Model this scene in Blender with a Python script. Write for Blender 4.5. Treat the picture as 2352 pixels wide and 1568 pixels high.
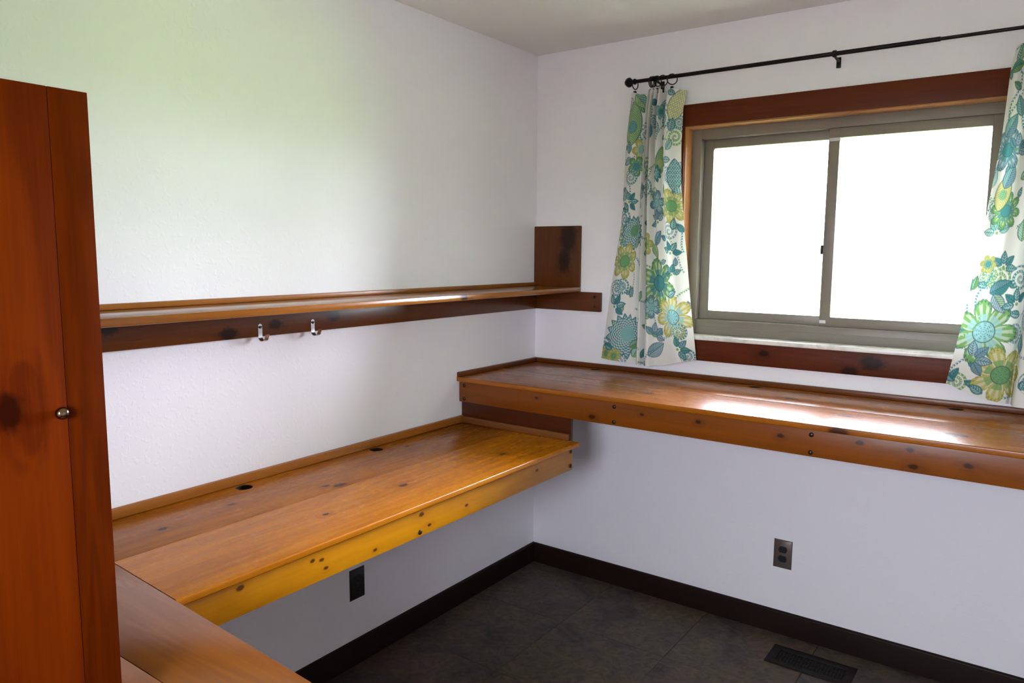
import bpy, bmesh, math, random
import numpy as np
from mathutils import Vector, Matrix
random.seed(7)
for o in list(bpy.data.objects): bpy.data.objects.remove(o)
scene = bpy.context.scene
COL = scene.collection
R = math.radians

# ------------------------------------------------------------------ camera
cam_d = bpy.data.cameras.new('camera'); cam = bpy.data.objects.new('camera', cam_d); COL.objects.link(cam)
cam_d.sensor_width = 36.0; cam_d.sensor_fit = 'HORIZONTAL'
cam_d.lens = 1713.83 / 2352 * 36.0
cam_d.clip_start = 0.02; cam_d.clip_end = 500
_r = Vector((0.81040779, 0.58583106, 0.00641806)); _u = Vector((-0.07486617, 0.09268847, 0.99287658)); _f = Vector((-0.58106306, 0.80511541, -0.11897438))
m = Matrix.Identity(4)
for i in range(3):
    m[i][0] = _r[i]; m[i][1] = _u[i]; m[i][2] = -_f[i]
m.translation = Vector((2.0142, -2.9839, 1.5356))
cam.matrix_world = m
scene.camera = cam

# ------------------------------------------------------------------ sky, exposure
SKY = 10.0
world = bpy.data.worlds.new('overcast_sky'); scene.world = world; world.use_nodes = True
bg = world.node_tree.nodes['Background']
bg.inputs[0].default_value = (0.885, 0.895, 1.04, 1); bg.inputs[1].default_value = SKY
scene.view_settings.view_transform = 'Standard'; scene.view_settings.look = 'None'
scene.view_settings.gamma = 1.0; scene.view_settings.use_curve_mapping = False
scene.view_settings.exposure = 2.72

def portal(name, loc, rot, sx, sy):
    """sampling helper for the daylight entering an opening (a light portal emits nothing itself)"""
    l = bpy.data.lights.new(name, 'AREA'); l.shape = 'RECTANGLE'; l.size = sx; l.size_y = sy
    l.cycles.is_portal = True
    o = bpy.data.objects.new(name, l); COL.objects.link(o); o.location = loc; o.rotation_euler = rot
portal('window_portal', (1.316, 0.115, 1.62), (R(-90), 0, 0), 1.13, 0.87)
portal('fill_window_portal', (1.75, -3.76, 1.55), (R(90), 0, 0), 0.70, 0.70)  # samples daylight through the added rear fill window

# ------------------------------------------------------------------ helpers
BASE = {}
def thing(name, label, cat, base, group=None, kind=None):
    o = bpy.data.objects.new(name, None); COL.objects.link(o); o.empty_display_size = .05
    o.location = base; BASE[o] = Vector(base)
    if label: o['label'] = label
    if cat: o['category'] = cat
    if group: o['group'] = group
    if kind: o['kind'] = kind
    return o
def finish(me, smooth):
    if smooth is not None:
        me.polygons.foreach_set('use_smooth', [True] * len(me.polygons))
        me.set_sharp_from_angle(angle=R(smooth))
def part(name, bm, mat, parent, smooth=40, label=None):
    """one mesh object; bm is in world coordinates"""
    b = BASE[parent]
    bmesh.ops.translate(bm, verts=bm.verts, vec=-b)
    bmesh.ops.recalc_face_normals(bm, faces=bm.faces)
    me = bpy.data.meshes.new(name); bm.to_mesh(me); bm.free()
    finish(me, smooth)
    o = bpy.data.objects.new(name, me); COL.objects.link(o); o.parent = parent; BASE[o] = b
    me.materials.append(mat)
    if label: o['label'] = label
    return o
def single(name, bm, mat, base, label=None, cat=None, kind=None, smooth=40, group=None):
    b = Vector(base)
    bmesh.ops.translate(bm, verts=bm.verts, vec=-b)
    bmesh.ops.recalc_face_normals(bm, faces=bm.faces)
    me = bpy.data.meshes.new(name); bm.to_mesh(me); bm.free(); finish(me, smooth)
    o = bpy.data.objects.new(name, me); COL.objects.link(o); o.location = b; BASE[o] = b
    me.materials.append(mat)
    if label: o['label'] = label
    if cat: o['category'] = cat
    if kind: o['kind'] = kind
    if group: o['group'] = group
    return o
def merge(dst, src):
    me = bpy.data.meshes.new('tmp'); src.to_mesh(me); src.free(); dst.from_mesh(me); bpy.data.meshes.remove(me); return dst
def box(x0, x1, y0, y1, z0, z1, bev=0.0, seg=2, into=None):
    bm = bmesh.new()
    bmesh.ops.create_cube(bm, size=1.0)
    for v in bm.verts:
        v.co = Vector(((x0 + x1) / 2 + v.co.x * (x1 - x0), (y0 + y1) / 2 + v.co.y * (y1 - y0), (z0 + z1) / 2 + v.co.z * (z1 - z0)))
    if bev: bmesh.ops.bevel(bm, geom=list(bm.edges), offset=bev, segments=seg, profile=.5, affect='EDGES')
    return merge(into, bm) if into is not None else bm
def slab(outline, z0, z1, holes=(), bev=0.0):
    """horizontal board with the given plan outline; holes = [(x, y, r)] are cut right through"""
    bm = bmesh.new()
    vs = [bm.verts.new((x, y, z0)) for x, y in outline]; f = bm.faces.new(vs)
    g = bmesh.ops.extrude_face_region(bm, geom=[f])
    bmesh.ops.translate(bm, verts=[e for e in g['geom'] if isinstance(e, bmesh.types.BMVert)], vec=(0, 0, z1 - z0))
    bmesh.ops.recalc_face_normals(bm, faces=bm.faces)
    if bev: bmesh.ops.bevel(bm, geom=list(bm.edges), offset=bev, segments=2, profile=.5, affect='EDGES')
    if holes:
        def tmp(b):
            bmesh.ops.recalc_face_normals(b, faces=b.faces)
            me = bpy.data.meshes.new('tmp'); b.to_mesh(me); b.free(); o = bpy.data.objects.new('tmp', me); COL.objects.link(o); return o
        cut = bmesh.new()
        for x, y, r in holes: cyl((x, y, (z0 + z1) / 2), (0, 0, 1), r, (z1 - z0) * 3, 40, into=cut)
        oa, ob = tmp(bm), tmp(cut)
        md = oa.modifiers.new('holes', 'BOOLEAN'); md.operation = 'DIFFERENCE'; md.object = ob; md.solver = 'EXACT'
        bpy.context.view_layer.update()
        me = bpy.data.meshes.new_from_object(oa.evaluated_get(bpy.context.evaluated_depsgraph_get()))
        bm = bmesh.new(); bm.from_mesh(me)
        for o in (oa, ob): bpy.data.objects.remove(o)
        bpy.data.meshes.remove(me)
    return bm
def cyl(p, axis, r, h, n=24, into=None, r2=None, bev=0.0):
    bm = bmesh.new()
    bmesh.ops.create_cone(bm, cap_ends=True, segments=n, radius1=r, radius2=r if r2 is None else r2, depth=h)
    if bev:
        es = [e for e in bm.edges if e.calc_face_angle(0) > R(50)]
        bmesh.ops.bevel(bm, geom=es, offset=bev, segments=3, profile=.5, affect='EDGES')
    q = Vector((0, 0, 1)).rotation_difference(Vector(axis))
    bmesh.ops.transform(bm, matrix=Matrix.Translation(Vector(p)) @ q.to_matrix().to_4x4(), verts=bm.verts)
    return merge(into, bm) if into is not None else bm
def lathe(profile, p, axis, n=28, into=None):
    """profile: list of (radius, height)"""
    bm = bmesh.new(); rings = []
    for r, h in profile:
        if r < 1e-6: rings.append([bm.verts.new((0, 0, h))])
        else: rings.append([bm.verts.new((r * math.cos(2 * math.pi * k / n), r * math.sin(2 * math.pi * k / n), h)) for k in range(n)])
    for a, b in zip(rings, rings[1:]):
        for k in range(n):
            k2 = (k + 1) % n
            if len(a) == 1 and len(b) == 1: continue
            if len(a) == 1: bm.faces.new((a[0], b[k], b[k2]))
            elif len(b) == 1: bm.faces.new((a[k], a[k2], b[0]))
            else: bm.faces.new((a[k], a[k2], b[k2], b[k]))
    for rg in (rings[0], rings[-1]):
        if len(rg) > 1: bm.faces.new(rg)
    q = Vector((0, 0, 1)).rotation_difference(Vector(axis))
    bmesh.ops.transform(bm, matrix=Matrix.Translation(Vector(p)) @ q.to_matrix().to_4x4(), verts=bm.verts)
    return merge(into, bm) if into is not None else bm
def tube(pts, r, n=10, closed=False, into=None):
    bm = bmesh.new(); pts = [Vector(p) for p in pts]; rings = []; N = len(pts); prev = None
    for i, p in enumerate(pts):
        if closed: t = pts[(i + 1) % N] - pts[i - 1]
        else: t = pts[min(i + 1, N - 1)] - pts[max(i - 1, 0)]
        t.normalize()
        a = prev if prev is not None else (Vector((0, 0, 1)) if abs(t.z) < .9 else Vector((1, 0, 0)))
        u = (a - t * a.dot(t)).normalized(); w = t.cross(u); prev = u
        rings.append([bm.verts.new(p + u * r * math.cos(2 * math.pi * k / n) + w * r * math.sin(2 * math.pi * k / n)) for k in range(n)])
    for i in range(N if closed else N - 1):
        a, b = rings[i], rings[(i + 1) % N]
        for k in range(n): bm.faces.new((a[k], a[(k + 1) % n], b[(k + 1) % n], b[k]))
    if not closed: bm.faces.new(rings[0]); bm.faces.new(rings[-1])
    return merge(into, bm) if into is not None else bm
def strip(pts, width_axis, w, th, into=None):
    """bent flat strip: pts is the centre line, width_axis a unit vector"""
    bm = bmesh.new(); pts = [Vector(p) for p in pts]; wa = Vector(width_axis); N = len(pts); rings = []
    for i, p in enumerate(pts):
        t = (pts[min(i + 1, N - 1)] - pts[max(i - 1, 0)]).normalized(); nn = t.cross(wa).normalized()
        rings.append([bm.verts.new(p + wa * (w / 2) * a + nn * (th / 2) * b) for a, b in ((1, 1), (-1, 1), (-1, -1), (1, -1))])
    for a, b in zip(rings, rings[1:]):
        for k in range(4): bm.faces.new((a[k], a[(k + 1) % 4], b[(k + 1) % 4], b[k]))
    bm.faces.new(rings[0]); bm.faces.new(rings[-1])
    return merge(into, bm) if into is not None else bm

# ------------------------------------------------------------------ materials
def newmat(name):
    mt = bpy.data.materials.new(name); mt.use_nodes = True
    nt = mt.node_tree; return mt, nt, nt.nodes['Principled BSDF']
def N(nt, t, **k):
    n = nt.nodes.new(t)
    for a, v in k.items(): setattr(n, a, v)
    return n
def math_node(nt, op, a, b=None, clamp=False):
    n = N(nt, 'ShaderNodeMath', operation=op); n.use_clamp = clamp
    for i, v in enumerate((a, b)):
        if v is None: continue
        if hasattr(v, 'is_linked') or hasattr(v, 'links'): nt.links.new(v, n.inputs[i])
        else: n.inputs[i].default_value = v
    return n.outputs[0]
def plain(name, col, rough=.5, metal=0.0, spec=.5):
    mt, nt, p = newmat(name)
    p.inputs['Base Color'].default_value = (*col, 1); p.inputs['Roughness'].default_value = rough
    p.inputs['Metallic'].default_value = metal; p.inputs['Specular IOR Level'].default_value = spec
    co = N(nt, 'ShaderNodeTexCoord'); no = N(nt, 'ShaderNodeTexNoise'); no.inputs['Scale'].default_value = 60
    nt.links.new(co.outputs['Object'], no.inputs['Vector'])
    mr = N(nt, 'ShaderNodeMapRange'); mr.inputs['To Min'].default_value = max(rough - .06, .02); mr.inputs['To Max'].default_value = min(rough + .06, 1)
    nt.links.new(no.outputs['Fac'], mr.inputs['Value']); nt.links.new(mr.outputs['Result'], p.inputs['Roughness'])
    return mt
_wood_id = [0]
def wood(light, dark, axis='y', knots=(), base=(0, 0, 0), rough=.28, streak=1.0, knotcol=None, coat=0.0, fig=1.0, spec=.3):
    """varnished pine: grain along `axis` (object space), knots = [(x, y, z, radius), ...] in world space"""
    _wood_id[0] += 1
    mt, nt, p = newmat('varnished_pine_%d' % _wood_id[0])
    L = nt.links.new
    co = N(nt, 'ShaderNodeTexCoord')
    along = dict(x=(1, 0, 0), y=(0, 1, 0), z=(0, 0, 1))[axis]
    vec = co.outputs['Object']
    kmask = None; warp = None
    if knotcol is None: knotcol = tuple(.28 * c for c in dark)
    kn = N(nt, 'ShaderNodeTexNoise'); kn.inputs['Scale'].default_value = 70; kn.inputs['Detail'].default_value = 2; L(co.outputs['Object'], kn.inputs['Vector'])
    kj = math_node(nt, 'ADD', math_node(nt, 'MULTIPLY', kn.outputs['Fac'], .9), .55)
    for kx, ky, kz, kr in knots:
        k = Vector((kx, ky, kz)) - Vector(base)
        s = N(nt, 'ShaderNodeVectorMath', operation='SUBTRACT'); L(co.outputs['Object'], s.inputs[0]); s.inputs[1].default_value = k
        sc = N(nt, 'ShaderNodeVectorMath', operation='MULTIPLY'); L(s.outputs[0], sc.inputs[0])
        sc.inputs[1].default_value = [(.6 if a else 1.0) / kr for a in along]
        ln = N(nt, 'ShaderNodeVectorMath', operation='LENGTH'); L(sc.outputs[0], ln.inputs[0])
        mr = N(nt, 'ShaderNodeMapRange', interpolation_type='SMOOTHSTEP')
        mr.inputs['From Min'].default_value = 1.15; mr.inputs['From Max'].default_value = .50
        L(math_node(nt, 'MULTIPLY', ln.outputs['Value'], kj), mr.inputs['Value'])
        w = N(nt, 'ShaderNodeMapRange', interpolation_type='SMOOTHSTEP')
        w.inputs['From Min'].default_value = 4.0; w.inputs['From Max'].default_value = .5; w.inputs['To Max'].default_value = .55
        L(ln.outputs['Value'], w.inputs['Value'])
        kmask = mr.outputs[0] if kmask is None else math_node(nt, 'MAXIMUM', kmask, mr.outputs[0])
        warp = w.outputs[0] if warp is None else math_node(nt, 'MAXIMUM', warp, w.outputs[0])
    off = N(nt, 'ShaderNodeVectorMath', operation='ADD'); L(vec, off.inputs[0])
    off.inputs[1].default_value = (random.uniform(-9, 9), random.uniform(-9, 9), random.uniform(-9, 9))
    def stretched(across, alng):
        m_ = N(nt, 'ShaderNodeVectorMath', operation='MULTIPLY'); L(off.outputs[0], m_.inputs[0])
        m_.inputs[1].default_value = [alng if a else across for a in along]; return m_.outputs[0]
    n1 = N(nt, 'ShaderNodeTexNoise'); L(stretched(9 * fig, .9), n1.inputs['Vector']); n1.inputs['Scale'].default_value = 1; n1.inputs['Detail'].default_value = 3; n1.inputs['Distortion'].default_value = .8
    if warp is not None:
        L(math_node(nt, 'ADD', math_node(nt, 'MULTIPLY', warp, 1.6), .8), n1.inputs['Distortion'])
    n2 = N(nt, 'ShaderNodeTexNoise'); L(stretched(130, 3.0), n2.inputs['Vector']); n2.inputs['Scale'].default_value = 1; n2.inputs['Detail'].default_value = 5; n2.inputs['Roughness'].default_value = .65
    n3 = N(nt, 'ShaderNodeTexNoise'); L(stretched(2.2, .8), n3.inputs['Vector']); n3.inputs['Scale'].default_value = 1; n3.inputs['Detail'].default_value = 2
    # growth bands: sine of the broad noise
    bands = math_node(nt, 'SINE', math_node(nt, 'MULTIPLY', n1.outputs['Fac'], 34))
    bands = math_node(nt, 'MULTIPLY', math_node(nt, 'ADD', bands, 1), .5)
    f = math_node(nt, 'ADD', math_node(nt, 'MULTIPLY', bands, .20 * streak), math_node(nt, 'MULTIPLY', n2.outputs['Fac'], .50 * streak))
    f = math_node(nt, 'ADD', f, math_node(nt, 'MULTIPLY', n3.outputs['Fac'], .75))
    f = math_node(nt, 'SUBTRACT', f, .30 + .10 * streak, clamp=True)
    if warp is not None: f = math_node(nt, 'ADD', f, math_node(nt, 'MULTIPLY', warp, .35), clamp=True)
    mix = N(nt, 'ShaderNodeMix', data_type='RGBA'); L(f, mix.inputs['Factor']); mix.inputs['A'].default_value = (*light, 1); mix.inputs['B'].default_value = (*dark, 1)
    col = mix.outputs['Result']
    if kmask is not None:
        mk = N(nt, 'ShaderNodeMix', data_type='RGBA'); L(math_node(nt, 'MULTIPLY', kmask, .92), mk.inputs['Factor']); L(col, mk.inputs['A']); mk.inputs['B'].default_value = (*knotcol, 1); col = mk.outputs['Result']
    L(col, p.inputs['Base Color'])
    mr = N(nt, 'ShaderNodeMapRange'); mr.inputs['To Min'].default_value = rough - .05; mr.inputs['To Max'].default_value = rough + .09
    L(n2.outputs['Fac'], mr.inputs['Value']); L(mr.outputs[0], p.inputs['Roughness'])
    p.inputs['Specular IOR Level'].default_value = spec; p.inputs['Coat Weight'].default_value = coat; p.inputs['Coat Roughness'].default_value = .12
    bp = N(nt, 'ShaderNodeBump'); bp.inputs['Strength'].default_value = .12; bp.inputs['Distance'].default_value = .001
    L(n2.outputs['Fac'], bp.inputs['Height']); L(bp.outputs[0], p.inputs['Normal'])
    return mt
def plaster(name, col, strength=.25, scale=55):
    mt, nt, p = newmat(name); L = nt.links.new
    p.inputs['Base Color'].default_value = (*col, 1); p.inputs['Roughness'].default_value = .62; p.inputs['Specular IOR Level'].default_value = .3
    co = N(nt, 'ShaderNodeTexCoord')
    a = N(nt, 'ShaderNodeTexNoise'); a.inputs['Scale'].default_value = scale; a.inputs['Detail'].default_value = 3; L(co.outputs['Object'], a.inputs['Vector'])
    cr = N(nt, 'ShaderNodeMapRange', interpolation_type='SMOOTHSTEP'); cr.inputs['From Min'].default_value = .52; cr.inputs['From Max'].default_value = .68; L(a.outputs['Fac'], cr.inputs['Value'])
    b = N(nt, 'ShaderNodeTexNoise'); b.inputs['Scale'].default_value = scale * 5; L(co.outputs['Object'], b.inputs['Vector'])
    h = math_node(nt, 'ADD', cr.outputs[0], math_node(nt, 'MULTIPLY', b.outputs['Fac'], .25))
    bp = N(nt, 'ShaderNodeBump'); bp.inputs['Strength'].default_value = strength; bp.inputs['Distance'].default_value = .0015
    L(h, bp.inputs['Height']); L(bp.outputs[0], p.inputs['Normal'])
    return mt

M = {}
M['wall'] = plaster('white_plaster', (.87, .85, .885), .14)
M['ceiling'] = plaster('ceiling_plaster', (.84, .83, .80), .15, 90)
M['base'] = wood((.018, .008, .0055), (.008, .004, .003), 'x', rough=.45, spec=.15)
M['base_l'] = wood((.018, .008, .0055), (.008, .004, .003), 'y', rough=.45, spec=.15)
M['vinyl'] = plain('taupe_vinyl_frame', (.225, .198, .160), .4, spec=.35)
M['black'] = plain('black_iron', (.010, .010, .012), .38, .6)
M['steel'] = plain('zinc_steel', (.55, .56, .58), .25, 1.0)
M['brass'] = plain('old_brass', (.20, .125, .07), .16, 1.0)
M['bolt'] = plain('dark_bolt', (.05, .030, .02), .3, .7)
M['plate_bronze'] = plain('bronze_cover_plate', (.125, .095, .080), .34, .2)
M['plate_dark'] = plain('dark_brown_cover_plate', (.022, .018, .016), .4, .2)
M['socket'] = plain('dark_brown_socket', (.010, .009, .010), .45)
M['vent'] = plain('dark_brown_register', (.011, .008, .006), .55, .0, .2)
M['void'] = plain('cavity_shade_black', (.004, .004, .004), .9)  # near-black that stands in for shade inside holes
M['tape'] = plain('white_plastic', (.62, .62, .62), .5)

def glass_mat():
    mt, nt, p = newmat('window_glass'); nt.nodes.remove(p); out = nt.nodes['Material Output']
    tr = N(nt, 'ShaderNodeBsdfTransparent'); tr.inputs[0].default_value = (.97, .985, .98, 1)
    gl = N(nt, 'ShaderNodeBsdfGlossy'); gl.inputs['Roughness'].default_value = .02
    fr = N(nt, 'ShaderNodeFresnel'); fr.inputs[0].default_value = 1.45
    mx = N(nt, 'ShaderNodeMixShader'); nt.links.new(fr.outputs[0], mx.inputs[0]); nt.links.new(tr.outputs[0], mx.inputs[1]); nt.links.new(gl.outputs[0], mx.inputs[2])
    nt.links.new(mx.outputs[0], out.inputs['Surface']); return mt
M['glass'] = glass_mat()
def marble_mat():
    mt, nt, p = newmat('pale_marble'); L = nt.links.new
    co = N(nt, 'ShaderNodeTexCoord'); n = N(nt, 'ShaderNodeTexNoise'); n.inputs['Scale'].default_value = 14; n.inputs['Detail'].default_value = 6; n.inputs['Distortion'].default_value = 1.5
    L(co.outputs['Object'], n.inputs['Vector'])
    r = N(nt, 'ShaderNodeValToRGB'); r.color_ramp.elements[0].position = .36; r.color_ramp.elements[0].color = (.62, .585, .55, 1); r.color_ramp.elements[1].position = .5; r.color_ramp.elements[1].color = (.76, .74, .71, 1)
    L(n.outputs['Fac'], r.inputs[0]); L(r.outputs[0], p.inputs['Base Color']); p.inputs['Roughness'].default_value = .3; return mt
M['marble'] = marble_mat()
def slate_mat():
    mt, nt, p = newmat('dark_slate_vinyl'); L = nt.links.new
    co = N(nt, 'ShaderNodeTexCoord')
    oi = N(nt, 'ShaderNodeObjectInfo')
    sh = N(nt, 'ShaderNodeVectorMath', operation='SCALE'); sh.inputs[0].default_value = (7, 11, 5); L(oi.outputs['Random'], sh.inputs['Scale'])
    ad = N(nt, 'ShaderNodeVectorMath', operation='ADD'); L(co.outputs['Object'], ad.inputs[0]); L(sh.outputs[0], ad.inputs[1])
    def noise(s, d=4, dist=.6):
        n = N(nt, 'ShaderNodeTexNoise'); n.inputs['Scale'].default_value = s; n.inputs['Detail'].default_value = d; n.inputs['Distortion'].default_value = dist; L(ad.outputs[0], n.inputs['Vector']); return n.outputs['Fac']
    r = N(nt, 'ShaderNodeValToRGB'); e = r.color_ramp.elements
    e[0].position = .30; e[0].color = (.038, .030, .024, 1); e[1].position = .72; e[1].color = (.100, .058, .052, 1)
    a = e.new(.45); a.color = (.070, .054, .044, 1); b = e.new(.58); b.color = (.086, .064, .036, 1)
    L(noise(4.5, 5, 1.2), r.inputs[0])
    m_ = N(nt, 'ShaderNodeMix', data_type='RGBA', blend_type='MULTIPLY'); m_.inputs['Factor'].default_value = .8; L(r.outputs[0], m_.inputs['A'])
    r2 = N(nt, 'ShaderNodeMapRange'); r2.inputs['From Min'].default_value = .3; r2.inputs['From Max'].default_value = .7; r2.inputs['To Min'].default_value = .55; r2.inputs['To Max'].default_value = 1.5
    f2 = noise(26, 6, 1.5); L(f2, r2.inputs['Value']); L(r2.outputs[0], m_.inputs['B']); L(m_.outputs['Result'], p.inputs['Base Color'])
    p.inputs['Roughness'].default_value = .5; p.inputs['Specular IOR Level'].default_value = .35
    bp = N(nt, 'ShaderNodeBump'); bp.inputs['Strength'].default_value = .25; bp.inputs['Distance'].default_value = .001; L(f2, bp.inputs['Height']); L(bp.outputs[0], p.inputs['Normal'])
    return mt
M['slate'] = slate_mat()
M['grout'] = plain('dark_joint', (.010, .009, .008), .8)
def grass_mat():
    mt, nt, p = newmat('lawn'); L = nt.links.new
    co = N(nt, 'ShaderNodeTexCoord'); n = N(nt, 'ShaderNodeTexNoise'); n.inputs['Scale'].default_value = 3; n.inputs['Detail'].default_value = 6; L(co.outputs['Object'], n.inputs['Vector'])
    r = N(nt, 'ShaderNodeValToRGB'); r.color_ramp.elements[0].color = (.20, .34, .07, 1); r.color_ramp.elements[1].color = (.32, .46, .13, 1)
    L(n.outputs['Fac'], r.inputs[0]); L(r.outputs[0], p.inputs['Base Color']); p.inputs['Roughness'].default_value = .9; return mt
M['lawn'] = grass_mat()
M['bounce_paving'] = plain('reddish_bounce_ground', (.38, .325, .285), .9)  # tinted to warm the light bounced in through the rear opening
# ------------------------------------------------------------------ the room shell
RX, RY, RZ = 2.75, -3.70, 2.44
T = .14
WX0, WX1, WZ0, WZ1 = .742, 1.890, 1.177, 2.051          # window opening
bm = box(-T, WX0, 0, T, 0, RZ); box(WX1, RX + T, 0, T, 0, RZ, into=bm); box(WX0, WX1, 0, T, 0, WZ0, into=bm); box(WX0, WX1, 0, T, WZ1, RZ, into=bm)
single('wall_back', bm, M['wall'], (RX / 2, 0, 0), kind='structure', smooth=None)
single('wall_left', box(-T, 0, RY, 0, 0, RZ), M['wall'], (0, RY / 2, 0), kind='structure', smooth=None)
single('wall_right', box(RX, RX + T, RY, 0, 0, RZ), M['wall'], (RX, RY / 2, 0), kind='structure', smooth=None)
VX_0, VX_1, VZ_0, VZ_1 = 1.40, 2.10, 1.20, 1.90         # unseen opening added for fill light from behind
bm = box(-T, VX_0, RY - T, RY, 0, RZ); box(VX_1, RX + T, RY - T, RY, 0, RZ, into=bm); box(VX_0, VX_1, RY - T, RY, 0, VZ_0, into=bm); box(VX_0, VX_1, RY - T, RY, VZ_1, RZ, into=bm)
single('wall_front', bm, M['wall'], (RX / 2, RY, 0), kind='structure', smooth=None)
single('ceiling', box(-T, RX + T, RY - T, T, RZ, RZ + .14), M['ceiling'], (RX / 2, RY / 2, RZ), kind='structure', smooth=None)
floor = single('floor', box(-T, RX + T, RY - T, T, -.12, -.004), M['grout'], (0, 0, 0), kind='structure', smooth=None)
TS = .457
def tile_mesh(x0, x1, y0, y1):
    bm = box(x0, x1, y0, y1, -.004, 0, .0008, 1); me = bpy.data.meshes.new('tile'); bm.to_mesh(me); bm.free(); me.materials.append(M['slate']); return me
full = tile_mesh(.0007, TS - .0007, -TS + .0007, -.0007)
nx = int(math.ceil(RX / TS)); ny = int(math.ceil(-RY / TS))
for i in range(nx):
    for j in range(ny):
        x1 = min((i + 1) * TS, RX) - i * TS; y1 = max(-(j + 1) * TS, RY) + j * TS
        me = full if (x1 > TS - 1e-6 and y1 < -TS + 1e-6) else tile_mesh(.0007, x1 - .0007, y1 + .0007, -.0007)
        t = bpy.data.objects.new('tile', me); COL.objects.link(t); t.location = (i * TS, -j * TS, 0); t.parent = floor
HB = .0956
def baseboard(name, x0, x1, y0, y1, mat, top):
    bm = box(x0, x1, y0, y1, 0, HB)
    es = [e for e in bm.edges if all(v.co.z > HB - .001 for v in e.verts) and top(e)]
    bmesh.ops.bevel(bm, geom=es, offset=.007, segments=3, profile=.5, affect='EDGES')
    single(name, bm, mat, ((x0 + x1) / 2, (y0 + y1) / 2, 0), kind='structure')
baseboard('baseboard_back', .0125, RX - .0125, -.0125, 0, M['base'], lambda e: all(v.co.y < -.01 for v in e.verts))
baseboard('baseboard_left', 0, .0125, RY, 0, M['base_l'], lambda e: all(v.co.x > .01 for v in e.verts))
baseboard('baseboard_right', RX - .0125, RX, RY, 0, M['base_l'], lambda e: all(v.co.x < RX - .01 for v in e.verts))
baseboard('baseboard_front', .0125, RX - .0125, RY, RY + .0125, M['base'], lambda e: all(v.co.y > RY + .01 for v in e.verts))
# the garden outside
bm = bmesh.new(); bmesh.ops.create_grid(bm, x_segments=2, y_segments=2, size=90); bmesh.ops.translate(bm, verts=bm.verts, vec=(0, 88, -.35))
g = single('lawn', bm, M['lawn'], (0, 88, -.35), 'green lawn outside the window', 'lawn', kind='structure', smooth=None)

bm = bmesh.new(); bmesh.ops.create_grid(bm, x_segments=2, y_segments=2, size=90); bmesh.ops.translate(bm, verts=bm.verts, vec=(0, -92, -.35))  # unseen ground added outside the rear opening for warm bounce light
single('bounce_paving', bm, M['bounce_paving'], (0, -92, -.35), 'unseen reddish ground, added to bounce warm light through the added rear window', 'bounce_paving', kind='structure', smooth=None)

# ------------------------------------------------------------------ window
RED_L, RED_D = (.125, .026, .007), (.050, .010, .004)
wb = (1.316, 0, WZ0)
win = thing('window_1', None, None, wb, kind='structure')
CW = .087
cas = lambda ax, kn=(): wood(RED_L, RED_D, ax, kn, wb, rough=.42, spec=.14)
part('casing_head', box(WX0 - CW, WX1 + CW, -.019, 0, WZ1, WZ1 + CW, .002), cas('x'), win)
part('casing_leg', box(WX0 - CW, WX0, -.019, 0, WZ0, WZ1, .002), cas('z'), win)
part('casing_leg', box(WX1, WX1 + CW, -.019, 0, WZ0, WZ1, .002), cas('z'), win)
part('casing_apron', box(WX0 - CW, WX1 + CW, -.019, 0, WZ0 - CW, WZ0 - .001, .002), cas('x', [(1.425, -.02, 1.100, .022), (1.108, -.02, 1.142, .014), (1.50, -.02, 1.14, .03)]), win)
jw = wood((.46, .20, .065), (.30, .12, .04), 'x', (), wb, rough=.35)
jv = wood((.46, .20, .065), (.30, .12, .04), 'z', (), wb, rough=.35)
FY = .060
part('jamb_head', box(WX0, WX1, -.010, FY, WZ1 - .004, WZ1 + .006), jw, win)
part('jamb_side', box(WX0 - .006, WX0 + .004, -.010, FY, WZ0 + .017, WZ1 - .004), jv, win)
part('jamb_side', box(WX1 - .004, WX1 + .006, -.010, FY, WZ0 + .017, WZ1 - .004), jv, win)
part('sill', box(WX0 - .0, WX1 + .0, -.030, FY + .03, WZ0, WZ0 + .018, .004), M['marble'], win, label='pale marble window sill')
# vinyl frame, built as mitred profile boxes
def frame(x0, x1, z0, z1, y0, y1, w, wb_=None, bev=.003):
    wb_ = w if wb_ is None else wb_
    bm = box(x0, x0 + w, y0, y1, z0, z1, bev); box(x1 - w, x1, y0, y1, z0, z1, bev, into=bm)
    box(x0 + w - .002, x1 - w + .002, y0, y1, z1 - w, z1, bev, into=bm); box(x0 + w - .002, x1 - w + .002, y0, y1, z0, z0 + wb_, bev, into=bm)
    return bm
OX0, OX1, OZ0, OZ1 = WX0 + .003, WX1 - .003, WZ0 + .0175, WZ1 - .004
fr = part('frame', frame(OX0, OX1, OZ0, OZ1, FY, T + .01, .040, .062), M['vinyl'], win)
# track ridges on the frame bottom
bm = box(OX0 + .04, OX1 - .04, FY - .004, FY + .004, OZ0 + .030, OZ0 + .034); box(OX0 + .04, OX1 - .04, FY - .006, FY + .002, OZ0 + .058, OZ0 + .062, into=bm)
part('track', bm, M['vinyl'], fr)
IX0, IX1, IZ0, IZ1 = OX0 + .040, OX1 - .040, OZ0 + .062, OZ1 - .040
def sash(name, x0, x1, y0, y1, wl, wr, wh, lab):
    s = part(name, box(x0, x0 + wl, y0, y1, IZ0, IZ1, .003), M['vinyl'], win, label=lab)
    bm = box(x1 - wr, x1, y0, y1, IZ0, IZ1, .003); part('stile', bm, M['vinyl'], s)
    part('rail', box(x0 + wl - .002, x1 - wr + .002, y0, y1, IZ1 - wh, IZ1, .003), M['vinyl'], s)
    part('rail', box(x0 + wl - .002, x1 - wr + .002, y0, y1, IZ0, IZ0 + wh, .003), M['vinyl'], s)
    part('glass_pane', box(x0 + wl - .004, x1 - wr + .004, (y0 + y1) / 2 - .003, (y0 + y1) / 2 + .003, IZ0 + wh - .004, IZ1 - wh + .004), M['glass'], s, smooth=None)
    return s
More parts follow.
